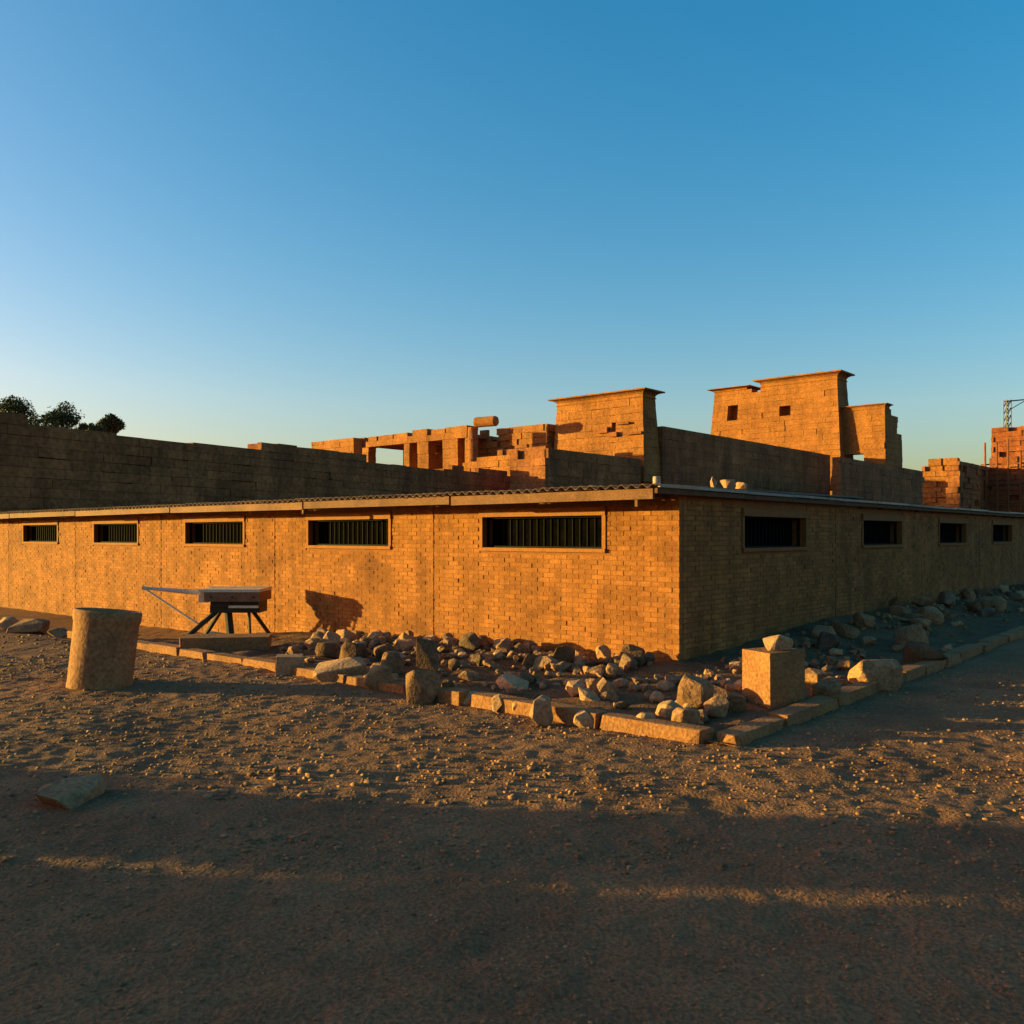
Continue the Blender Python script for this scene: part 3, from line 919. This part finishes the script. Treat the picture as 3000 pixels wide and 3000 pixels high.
# timber scaffold standing against the red wall
sc0 = T2W(TX6 - 1.2, t6l)
SC = thing('scaffold', 'red-brown timber scaffold of poles and ledgers against the dark red wall', 'scaffold', (sc0.x, sc0.y, 0), ROT)
Ls = t6l - t6r
for k in range(6):
    yy = -0.15 - k * Ls / 5.6
    m = MB(); m.tube((0.0, yy, -0.1), (R.uniform(-0.1, 0.1), yy + R.uniform(-0.08, 0.08), H6 + R.uniform(0.1, 1.3)), 0.06, n=6); m.build('pole', M['redwood'], SC)
for k in range(5):
    zz = 1.6 + k * 1.25
    m = MB(); m.tube((0.08, 0.2, zz), (0.08, -Ls * 0.98, zz + R.uniform(-0.15, 0.15)), 0.05, n=6); m.build('ledger', M['redwood'], SC)
# unseen walls on the left, added and shaped to throw long shadows over the yard
def off_wall(y0, y1, h, seed, x=-20.0):
    m = thing('unseen_wall', 'added unseen brick wall far left of the yard casting the long foreground shadow', 'wall', (x, y0, 0), 0, 'added shadow walls beyond the frame')
    k = MB(); L_ = y1 - y0
    r = random.Random(seed); a = 0.0
    while a < L_:
        s_ = min(r.uniform(0.5, 1.1), L_ - a)
        k.box(-0.35, 0.0, a, a + s_, -0.3, h + r.uniform(-0.06, 0.06), r.random()); a += s_
    k.build('wall', M['brick'], m)
    c_ = MB(); c_.box(-0.42, 0.07, 0, L_, h - 0.5, h - 0.4); c_.build('coping', M['render'], m)
off_wall(-24.0, 7.42, 3.8, 1)
off_wall(7.58, 8.95, 3.6, 2)
off_wall(8.99, 9.45, 1.58, 3)
gapw = thing('streak_shaper', 'added unseen brick infill shaping the sun streaks through the wall slit', 'wall', (-20.0, 7.50, 0), 0)  # added pieces whose gaps split the sun streak on the ground
for (z0, z1) in ((-0.2, 1.05), (1.70, 1.86), (2.08, 3.5)):
    m = MB(); m.box(-0.3, -0.05, -0.08, 0.08, z0, z1); m.build('infill', M['brick'], gapw)

# ------------------------------------------------------------------ trees behind the enclosure wall
def tree(name, label, px, ptop, pw, Z, seed, cat='tree', group=None, crown_h=None, trunk=True):
    r = random.Random(seed)
    X = (px - 1500) / F * Z
    zt = hgt(ptop, Z); wd_ = pw / F * Z
    ch_ = crown_h or wd_ * 1.05
    t = thing(name, label, cat, (X, Z, 0), r.uniform(0, 6), group)
    tr = MB()
    zc = zt - ch_ * 0.55
    tr.tube((0, 0, -0.1), (0.05, 0.05, zc * 0.6), 0.24, 0.17, n=9, caps=True)
    tr.tube((0.05, 0.05, zc * 0.6), (0.0, 0, zc), 0.17, 0.10, n=9)
    limbs = []
    for k in range(8):
        an = k / 8 * 6.28 + r.uniform(-0.3, 0.3)
        e = Vector((math.cos(an) * wd_ * 0.34, math.sin(an) * wd_ * 0.34, zc + r.uniform(-0.2, 0.35) * ch_))
        s_ = Vector((0.03, 0.03, zc * r.uniform(0.72, 0.98)))
        tr.tube(s_, e, 0.07, 0.025, n=6); limbs.append(e)
    tr.build('trunk', M['bark'], t)
    lf = MB()
    lobes = [(Vector((0, 0, zt - ch_ * 0.42)), wd_ * 0.30)] + [(e, wd_ * r.uniform(0.15, 0.24)) for e in limbs]
    lobes += [(Vector((r.uniform(-0.25, 0.25) * wd_, r.uniform(-0.25, 0.25) * wd_, zt - ch_ * r.uniform(0.12, 0.4))), wd_ * r.uniform(0.10, 0.2)) for _ in range(7)]
    for c_, rad in lobes:
        for _ in range(int(330 * (rad / (wd_ * 0.2)) ** 2) + 60):
            d = Vector((r.gauss(0, 1), r.gauss(0, 1), r.gauss(0, 0.8))).normalized() * rad * r.random() ** 0.5 * (1.35 if r.random() < 0.12 else 1.0)
            q = c_ + d
            if q.z > zt: continue
            s_ = r.uniform(0.05, 0.12)
            u = Vector((r.gauss(0, 1), r.gauss(0, 1), r.gauss(0, 1))).normalized()
            v = u.orthogonal().normalized()
            w_ = u.cross(v)
            lf.add([tuple(q - v * s_), tuple(q + w_ * s_ * 0.5), tuple(q + v * s_), tuple(q - w_ * s_ * 0.5)], [(0, 1, 2, 3)], r.random())
    lf.build('crown', M['leaf'], t)
    return t
tree('acacia_tree', 'largest dark leafy tree over the enclosure wall, next to a wide-crowned one', 36, 1160, 140, 66, 1)
tree('acacia_tree', 'wide-crowned dark tree over the enclosure wall, second in the row', 164, 1176, 128, 63, 2)
tree('acacia_tree', 'small dark round tree over the enclosure wall at the end of the row', 322, 1214, 74, 60, 3)
tree('acacia_bush', 'lowest dark bush showing over the enclosure wall between two trees', 262, 1238, 70, 58, 4, cat='bush')

# pale coping stones at the far left end of the enclosure wall
# ------------------------------------------------------------------ rubble
def rock_mesh(w, d, h, seed, blocky=0.5, n=22):
    r = random.Random(seed)
    bm = bmesh.new()
    e = 2.0 + 5.0 * blocky
    for _ in range(n):
        v = Vector((r.gauss(0, 1), r.gauss(0, 1), r.gauss(0, 1))).normalized()
        k = (abs(v.x) ** e + abs(v.y) ** e + abs(v.z) ** e) ** (-1 / e)
        v *= k * r.uniform(0.86, 1.0)
        bm.verts.new((v.x * w / 2, v.y * d / 2, (v.z + 1) * h / 2))
    res = bmesh.ops.convex_hull(bm, input=bm.verts[:])
    bmesh.ops.delete(bm, geom=[q for q in res['geom_interior'] if isinstance(q, bmesh.types.BMVert)], context='VERTS')
    # fit to the asked-for size and sink the foot a little
    xs = [v.co.x for v in bm.verts]; ys = [v.co.y for v in bm.verts]; zs = [v.co.z for v in bm.verts]
    for v in bm.verts:
        v.co.x = (v.co.x - min(xs)) / (max(xs) - min(xs)) * w - w / 2
        v.co.y = (v.co.y - min(ys)) / (max(ys) - min(ys)) * d - d / 2
        v.co.z = (v.co.z - min(zs)) / (max(zs) - min(zs)) * h
    bmesh.ops.dissolve_limit(bm, angle_limit=math.radians(9), verts=bm.verts[:], edges=bm.edges[:])
    bmesh.ops.bevel(bm, geom=bm.edges[:], offset=min(w, d, h) * 0.035, segments=1, affect='EDGES')
    me = bpy.data.meshes.new('rock')
    bm.to_mesh(me); bm.free()
    return me

def surf(x, y):
    lx, ly = loc_of(x, y)
    if (KX + 0.1 < lx < 0.1 and KY + 0.1 < ly < 11) or (0.1 <= lx < 26 and KY + 0.1 < ly < 0.1):
        return float(ph(lx, ly))
    return float(gh(x, y))

def rock(px0, px1, py0, py1, label, seed, name='boulder', cat='rock', depth=0.9, blocky=0.5, mat='rubble', yaw=0.0, tilt=(0, 0), zb=None, n=22, kind='rock'):
    x, y = px_ground((px0 + px1) / 2, py1, 0.14 if zb is None else zb)
    zs = surf(x, y) if zb is None else zb
    w = (px1 - px0) / F * y; h = (py1 - py0) / F * y
    d = w * depth
    y += d * 0.35
    zs = surf(x, y)
    me = rock_mesh(w, d, h + 0.04, seed, blocky, n) if kind == 'rock' else chipped(w, d, h + 0.03, seed, 0.05)
    o = obj(name, me, M[mat], None, (x, y, zs - 0.035))
    o.rotation_euler = (math.radians(tilt[0]), math.radians(tilt[1]), math.radians(yaw))
    return tag(o, label, cat)

SUNL = 'on the kerbed strip'
rock(800, 884, 1893, 1948, 'pale squared stone block on the kerb beside a big flat boulder', 101, 'stone_block', 'stone', 0.9, mat='pale', kind='block', yaw=14)
rock(912, 1074, 1900, 1968, 'large flat sunlit boulder lying behind the kerb', 102, depth=0.6, blocky=0.35, mat='pale')
rock(1010, 1078, 1876, 1925, 'sunlit boulder propped behind the large flat boulder', 103, depth=0.8)
rock(1064, 1150, 1918, 1988, 'rounded orange boulder on the kerb right of the flat boulder', 104, depth=0.8, blocky=0.3)
rock(1062, 1092, 1944, 1978, 'small pale stone wedged against the rounded orange boulder', 105, depth=0.7, mat='pale')
rock(1110, 1180, 1895, 1960, 'dark boulder behind the rounded orange boulder', 106, depth=0.8)
rock(1186, 1290, 1925, 2022, 'grey squarish boulder standing in shade on the kerb', 107, depth=0.6, blocky=0.7, n=26)
rock(1218, 1286, 1852, 1950, 'tall spiky upright stone shard with a sunlit edge', 108, 'stone_shard', 'rock', 0.5, blocky=0.0, n=9)
rock(1290, 1334, 1952, 2014, 'upright brown stone leaning on the grey squarish boulder', 109, depth=0.8, blocky=0.6)
rock(1348, 1412, 1988, 2026, 'small low pale stone on bare earth behind the kerb', 110, depth=0.8, mat='pale')
rock(1440, 1474, 1996, 2046, 'small pointed pyramid-shaped stone behind the kerb', 111, depth=0.9, blocky=0.0, n=8, mat='pale')
rock(1500, 1540, 2016, 2052, 'small pale cobble next to the leaning kerb block', 112, depth=0.8, mat='pale')
rock(1545, 1618, 1996, 2084, 'tall leaning pale block straddling the kerb', 113, 'stone_block', 'stone', 0.8, blocky=0.6, tilt=(0, 6), yaw=25, mat='pale', n=16)
rock(1680, 1748, 2038, 2090, 'pale wedge-shaped stone near the kerb corner', 114, depth=0.8, blocky=0.1, mat='pale', n=12)
rock(1700, 1800, 1980, 2036, 'dark slab leaning behind the pale wedge-shaped stone', 115, 'stone_slab', 'stone', 0.4, blocky=0.7, tilt=(-15, 18))
rock(1775, 1822, 1966, 2040, 'narrow sunlit slab leaning diagonally on the heap', 116, 'stone_slab', 'stone', 0.5, blocky=0.7, tilt=(0, -24), mat='pale')
rock(1862, 1932, 2052, 2106, 'rounded pale boulder just behind the kerb corner', 117, depth=0.9, blocky=0.2, mat='pale')
rock(1970, 2056, 2058, 2112, 'squat orange block beside the rounded pale boulder at the corner', 118, 'stone_block', 'stone', 0.8, blocky=0.7, yaw=-10)
rock(2066, 2140, 2024, 2084, 'sunlit boulder in front of the big squared block', 119, depth=0.8, blocky=0.3)
rock(2128, 2188, 2016, 2070, 'rough orange stone touching the big squared block', 120, depth=0.9, blocky=0.4)
rock(2034, 2100, 1976, 2030, 'shaded stone in the gap before the building corner', 121, depth=0.9)
# the big squared block with its sunlit left face, and the stone on it
bx_, by_ = px_ground(2268, 2058, 0.13)
wb = 1.0
sbk = obj('stone_block', chipped(0.56, 0.44, 0.66, 55, 0.018), M['kerb'], None, (bx_ + 0.08, by_ + 0.30, surf(bx_, by_) - 0.03), math.radians(30))
tag(sbk, 'big squared stone block with a sunlit left face and dark front', 'stone')
o = rock(2280, 2356, 1868, 1903, 'small sunlit stone resting on top of the big squared block', 123, depth=0.7, mat='pale', zb=0.13)
o.location = (bx_ + 0.13, by_ + 0.28, surf(bx_, by_) + 0.615)
o.scale = (0.85, 0.85, 0.85)
rock(2382, 2470, 1952, 2034, 'shaded block right of the big squared block with a thin sunlit edge', 124, 'stone_block', 'stone', 0.7, blocky=0.6)
rock(2500, 2650, 1902, 1994, 'largest shaded stone block behind the shaded kerb', 125, 'stone_block', 'stone', 0.6, blocky=0.8, n=26)
rock(2660, 2780, 1868, 1930, 'flat shaded slab lying by the shaded wall', 126, 'stone_slab', 'stone', 0.6, blocky=0.8)
rock(15, 128, 1806, 1850, 'dark flat stone slab on the ground left of the column drum', 130, 'stone_slab', 'stone', 0.7, blocky=0.8, zb=0.0)
rock(132, 192, 1830, 1854, 'low reddish stone between the dark slab and the column drum', 131, depth=0.8, zb=0.0)
rock(-20, 40, 1800, 1838, 'pale stone touching the dark flat slab left of the drum', 132, depth=0.9, zb=0.0, mat='pale')
lx_, ly_ = px_ground(640, 1897, 0.12)
lb = obj('stone_block', chipped(1.45, 0.62, 0.25, 133, 0.03), M['kerb'], None, (lx_ + 0.05, ly_ + 0.30, surf(lx_, ly_) - 0.03), math.radians(8))
tag(lb, 'long low stone block with a sunlit end lying before the old cart', 'stone')
rock(70, 236, 2318, 2372, 'flat grey slab lying in the shaded foreground gravel', 134, 'stone_slab', 'stone', 1.5, blocky=0.7, zb=-0.02)

# nameless rubble in the heaps: the larger stones are things, the small fill is one mass
def rock_mat_mesh(r, *a):
    me = rock_mesh(*a)
    me.materials.append(M[r.choice(('rubble', 'rubble', 'rubble', 'greyrubble', 'pale'))])
    return me
KINDS = [('rounded', 0.1, 0.8, 0.8), ('angular', 0.3, 0.8, 0.75), ('blocky', 0.75, 0.9, 0.8), ('flat', 0.5, 0.8, 0.4), ('lumpy', 0.45, 0.95, 0.65)]
def heap(count, fx, fy, smin, smax, place, group, seed, fill=0):
    r = random.Random(seed)
    meshes = []
    for (kn, bl_, dd, hh_) in KINDS:
        for _ in range(4):
            meshes.append((kn, rock_mat_mesh(r, 1, dd * r.uniform(0.8, 1.15), hh_ * r.uniform(0.85, 1.15), r.random(), bl_, r.randrange(14, 30))))
    for k in range(count):
        lx, ly = fx(r), fy(r)
        x, y, _ = W_of(lx, ly)
        s_ = smin + (smax - smin) * r.random() ** 2.0
        z = surf(x, y)
        kn, me = meshes[r.randrange(len(meshes))]
        o = obj('rubble_stone', me, None, None, (x, y, z - s_ * 0.10))
        o.scale = (s_ * r.uniform(0.8, 1.2), s_ * r.uniform(0.8, 1.2), s_ * r.uniform(0.7, 1.2))
        o.rotation_euler = (r.uniform(-0.35, 0.35), r.uniform(-0.35, 0.35), r.uniform(0, 6.28))
        size = 'large' if s_ > smin + 0.5 * (smax - smin) else 'middling' if s_ > smin + 0.15 * (smax - smin) else 'small'
        tag(o, size + ' ' + kn + ' rubble stone ' + place(lx, ly), 'rubble', group)
    if fill:
        V = []; Fc = []; n0 = 0
        for k in range(fill):
            lx, ly = fx(r), fy(r)
            x, y, _ = W_of(lx, ly)
            s_ = 0.04 + 0.12 * r.random() ** 1.8
            me = meshes[r.randrange(len(meshes))][1]
            mt = Matrix.Translation((x, y, surf(x, y) - s_ * 0.1)) @ Matrix.Rotation(r.uniform(0, 6.28), 4, 'Z') @ Matrix.Rotation(r.uniform(-0.4, 0.4), 4, 'X') @ Matrix.Scale(s_, 4)
            V.extend(tuple(mt @ v.co) for v in me.vertices)
            Fc.extend(tuple(n0 + q for q in p.vertices) for p in me.polygons)
            n0 += len(me.vertices)
        m = MB(); m.add(V, Fc, 0.5)
        o = m.build('rubble_chips', M['rubble'])
        tag(o, 'small stone chips filling the gaps ' + group, 'rubble', kind='stuff')
def at_lit(lx, ly):
    if ly < 0.6: return 'at the sunlit wall beside the building corner'
    if ly < 4.2: return 'at the sunlit wall below the window nearest the corner'
    return 'at the sunlit wall under the first seam between windows'
def at_dark(lx, ly):
    if lx < 5: return 'along the shaded wall below its window nearest the corner'
    if lx < 10.5: return 'along the shaded wall below its second window'
    return 'along the far end of the shaded wall'
heap(150, lambda r: -abs(r.gauss(0, 0.8)) - 0.35, lambda r: r.uniform(0.1, 6.8), 0.15, 0.42, at_lit, 'in the heap at the sunlit wall', 201, 500)
heap(60, lambda r: r.uniform(KX + 0.4, -1.0), lambda r: r.uniform(KY + 0.5, 6.0), 0.15, 0.42,
     lambda lx, ly: 'on bare earth behind the sunlit kerb' if ly > 1 else 'near the outer corner of the kerb', 'on the earth behind the sunlit kerb', 202, 240)
heap(80, lambda r: r.uniform(1.0, 22.0), lambda r: -abs(r.gauss(0, 0.9)) - 0.3, 0.18, 0.58, at_dark, 'in the heap at the shaded wall', 203, 330)
heap(30, lambda r: r.uniform(-2.4, 3.0), lambda r: r.uniform(KY + 0.4, -0.5), 0.12, 0.36,
     lambda lx, ly: 'round the big squared block', 'round the big squared block', 204, 120)

# ------------------------------------------------------------------ column drum on the gravel
dx, dy = px_ground(248, 2024)
DRM = MB()
prof = [(0.40, -0.06), (0.405, 0.0), (0.40, 0.05), (0.398, 0.30), (0.40, 0.6), (0.405, 0.82), (0.42, 0.86), (0.425, 0.96), (0.41, 0.985), (0.385, 0.98), (0.36, 0.90), (0.0001, 0.85)]
DRM.lathe(prof, n=48, wob=0.007, seed=4)
dme = DRM.mesh('column_drum', True)
DO = obj('column_drum', dme, M['drum'], None, (dx + 0.03, dy + 0.36, float(gh(dx, dy)) - 0.0))
DO.rotation_euler = (math.radians(-1), math.radians(6.0), 0.4)
tag(DO, 'upright weathered stone column drum with a wider rim, standing on the gravel', 'column drum')

# ------------------------------------------------------------------ old winch machine on the strip
WZ = 18.8
def wp(px, py, dy_=0.0):
    return ((px - 1500) / F * WZ - WX, dy_, hgt(py, WZ))
WX = (665 - 1500) / F * WZ
WN = thing('old_cart', 'old cart with pale flat bed on splayed legs and pale tow rods before the wall', 'cart', (WX, WZ, 0), 0)
def rod(name, a, b, r0, mat, n=8, r1=None, parent=None):
    m = MB(); m.tube(a, b, r0, r1, n=n); return m.build(name, M[mat], parent or WN, smooth=False)
zbW = surf(WX, WZ)
rod('tow_rod', wp(440, 1721, -0.25), wp(600, 1738, -0.16), 0.026, 'steel', r1=0.040)
rod('tow_rod', wp(440, 1724, -0.25), tuple(Vector(wp(640, 1790, -0.14)).lerp(Vector((wp(556, 1850)[0], -0.34, zbW + 0.02)), 0.5)), 0.024, 'steel')
rod('tow_rod', wp(440, 1720, -0.25), wp(600, 1734, 0.20), 0.022, 'steel')
rod('tow_eye', wp(432, 1720, -0.25), wp(447, 1723, -0.25), 0.042, 'steel')
D_ = 0.46
m = MB(); p0 = wp(620, 1732); p1 = wp(778, 1758); m.box(p0[0], p1[0], -D_, D_, p1[2], p0[2]); WB_ = m.build('bed_box', M['rust'], WN)
for k in range(4):                                # planks of the pale flat top
    y0_ = -D_ - 0.02 + k * (2 * D_ + 0.04) / 4
    m = MB(); q0 = wp(602 + R.uniform(-3, 3), 1722); q1 = wp(779, 1731); m.box(q0[0], q1[0], y0_ + 0.004, y0_ + (2 * D_ + 0.04) / 4 - 0.004, q1[2], q0[2] + R.uniform(-0.008, 0.008)); m.build('plank', M['steel'], WB_)
m = MB(); p0 = wp(596, 1732); p1 = wp(622, 1762); m.box(p0[0], p1[0] - 0.01, -0.30, 0.30, p1[2], p0[2]); m.build('end_board', M['steel'], WN)
for a in (640, 700, 760):
    rod('bolt', wp(a, 1745, -D_), wp(a, 1745, -D_ - 0.02), 0.022, 'iron', n=8)
m = MB(); p0 = wp(632, 1759); p1 = wp(770, 1774); m.box(p0[0], p1[0], -0.34, 0.34, p1[2], p0[2]); m.build('chassis', M['iron'], WN)
m = MB(); p0 = wp(628, 1782); p1 = wp(772, 1792); m.box(p0[0], p1[0], -0.28, 0.28, p1[2], p0[2] + 0.06); m.build('saddle', M['iron'], WN)
m = MB(); p0 = wp(687, 1770); p1 = wp(772, 1777); m.box(p0[0], p1[0], -0.40, -0.35, p1[2], p0[2]); m.build('side_rail', M['steel'], WN)
for (a, d0, b, d1, r_, ) in ((640, -0.14, 556, -0.34, 0.055), (640, 0.14, 580, 0.46, 0.05), (668, 0.0, 676, 0.0, 0.085), (735, 0.12, 775, 0.44, 0.045), (735, -0.12, 745, -0.30, 0.03)):
    lg = rod('leg', wp(a, 1790, d0), (wp(b, 1850)[0], d1, zbW + 0.02), r_, 'iron')
    m = MB(); q = wp(b, 1850); m.box(q[0] - 0.10, q[0] + 0.10, d1 - 0.10, d1 + 0.10, zbW - 0.06, zbW + 0.03); m.build('foot_plate', M['iron'], lg)
m = MB(); q = wp(650, 1838)
m.hexa([(q[0] - 0.30, -0.34, zbW + 0.0), (q[0] + 0.42, -0.34, zbW + 0.0), (q[0] + 0.42, -0.08, zbW + 0.0), (q[0] - 0.30, -0.08, zbW + 0.0),
        (q[0] - 0.16, -0.30, zbW + 0.16), (q[0] + 0.10, -0.30, zbW + 0.12), (q[0] + 0.10, -0.10, zbW + 0.12), (q[0] - 0.16, -0.10, zbW + 0.16)])
m.build('gear_cover', M['steel'], WN)
# pale stones lying on the storeroom roof, and a tin at its corner
for (a, b, t_, bt_, lab, sd) in ((2080, 2102, 1408, 1434, 'small pale pointed stone on the storeroom roof edge', 301), (2110, 2158, 1413, 1434, 'pale lumpy stone on the roof edge next to the pointed one', 302),
                                 (2152, 2192, 1420, 1436, 'greyish pale stone lying farthest along on the roof edge', 303)):
    lx, Zr_ = on_ty((a + b) / 2, loc_of(0, 0)[1] * 0 + (C.dot(DL)) + 0.10)
    lxl = lx - C.dot(DR)
    w = (b - a) / F * Zr_; h = (bt_ - t_) / F * Zr_ + 0.06
    o = obj('roof_stone', rock_mesh(w, w * 0.8, h, sd, 0.2, 14), M['pale'], None, W_of(lxl, 0.10, 2.705 + 0.008 * (lxl + 0.9)))
    tag(o, lab, 'stone')
m = MB(); m.lathe([(0.05, 0), (0.055, 0.01), (0.055, 0.10), (0.05, 0.115)], n=16)
o = m.build('tin_can', M['trim'], None, W_of(-0.62, 0.0, 2.715), smooth=False)
tag(o, 'small pale tin standing on the corner of the storeroom roof', 'tin')

# ------------------------------------------------------------------ gravel
rs = np.random.RandomState(5)
def inside_platform(x, y):
    lx = (x - C.x) * DR.x + (y - C.y) * DR.y
    ly = (x - C.x) * DL.x + (y - C.y) * DL.y
    return (lx > KX - 0.15) & (ly > KY - 0.15) & (ly < 13)
def scatter(n, x0, x1, y0, y1, s0, s1, p=3.0, clump=1.2):
    x = rs.uniform(x0, x1, n * 2); y = rs.uniform(y0, y1, n * 2)
    keep = (v2(x * clump + 7, y * clump) + 0.5) > rs.rand(n * 2) * 0.9
    keep &= ~inside_platform(x, y)
    x, y = x[keep][:n], y[keep][:n]
    s = s0 + (s1 - s0) * rs.rand(len(x)) ** p
    return np.stack([x, y], 1), s
a1, b1 = scatter(24000, -9, 9, 5.4, 14, 0.008, 0.050, 4.5)
a2, b2 = scatter(12000, -5, 5, 3.0, 6.0, 0.005, 0.028, 4.5)
a3, b3 = scatter(160, -2.4, 0.5, 6.75, 8.0, 0.02, 0.085, 2.4, 1.7)
a4, b4 = scatter(220, -5.0, 4.5, 6.9, 9.5, 0.02, 0.075, 2.8, 1.3)
a5, b5 = scatter(4000, -16, -3, 12, 22, 0.02, 0.08, 4.0)
pts = np.concatenate([a1, a2, a3, a4, a5]); szs = np.concatenate([b1, b2, b3, b4, b5])
pebble_field('gravel', pts, szs, 'loose brown gravel and pebbles strewn over the yard', 8)
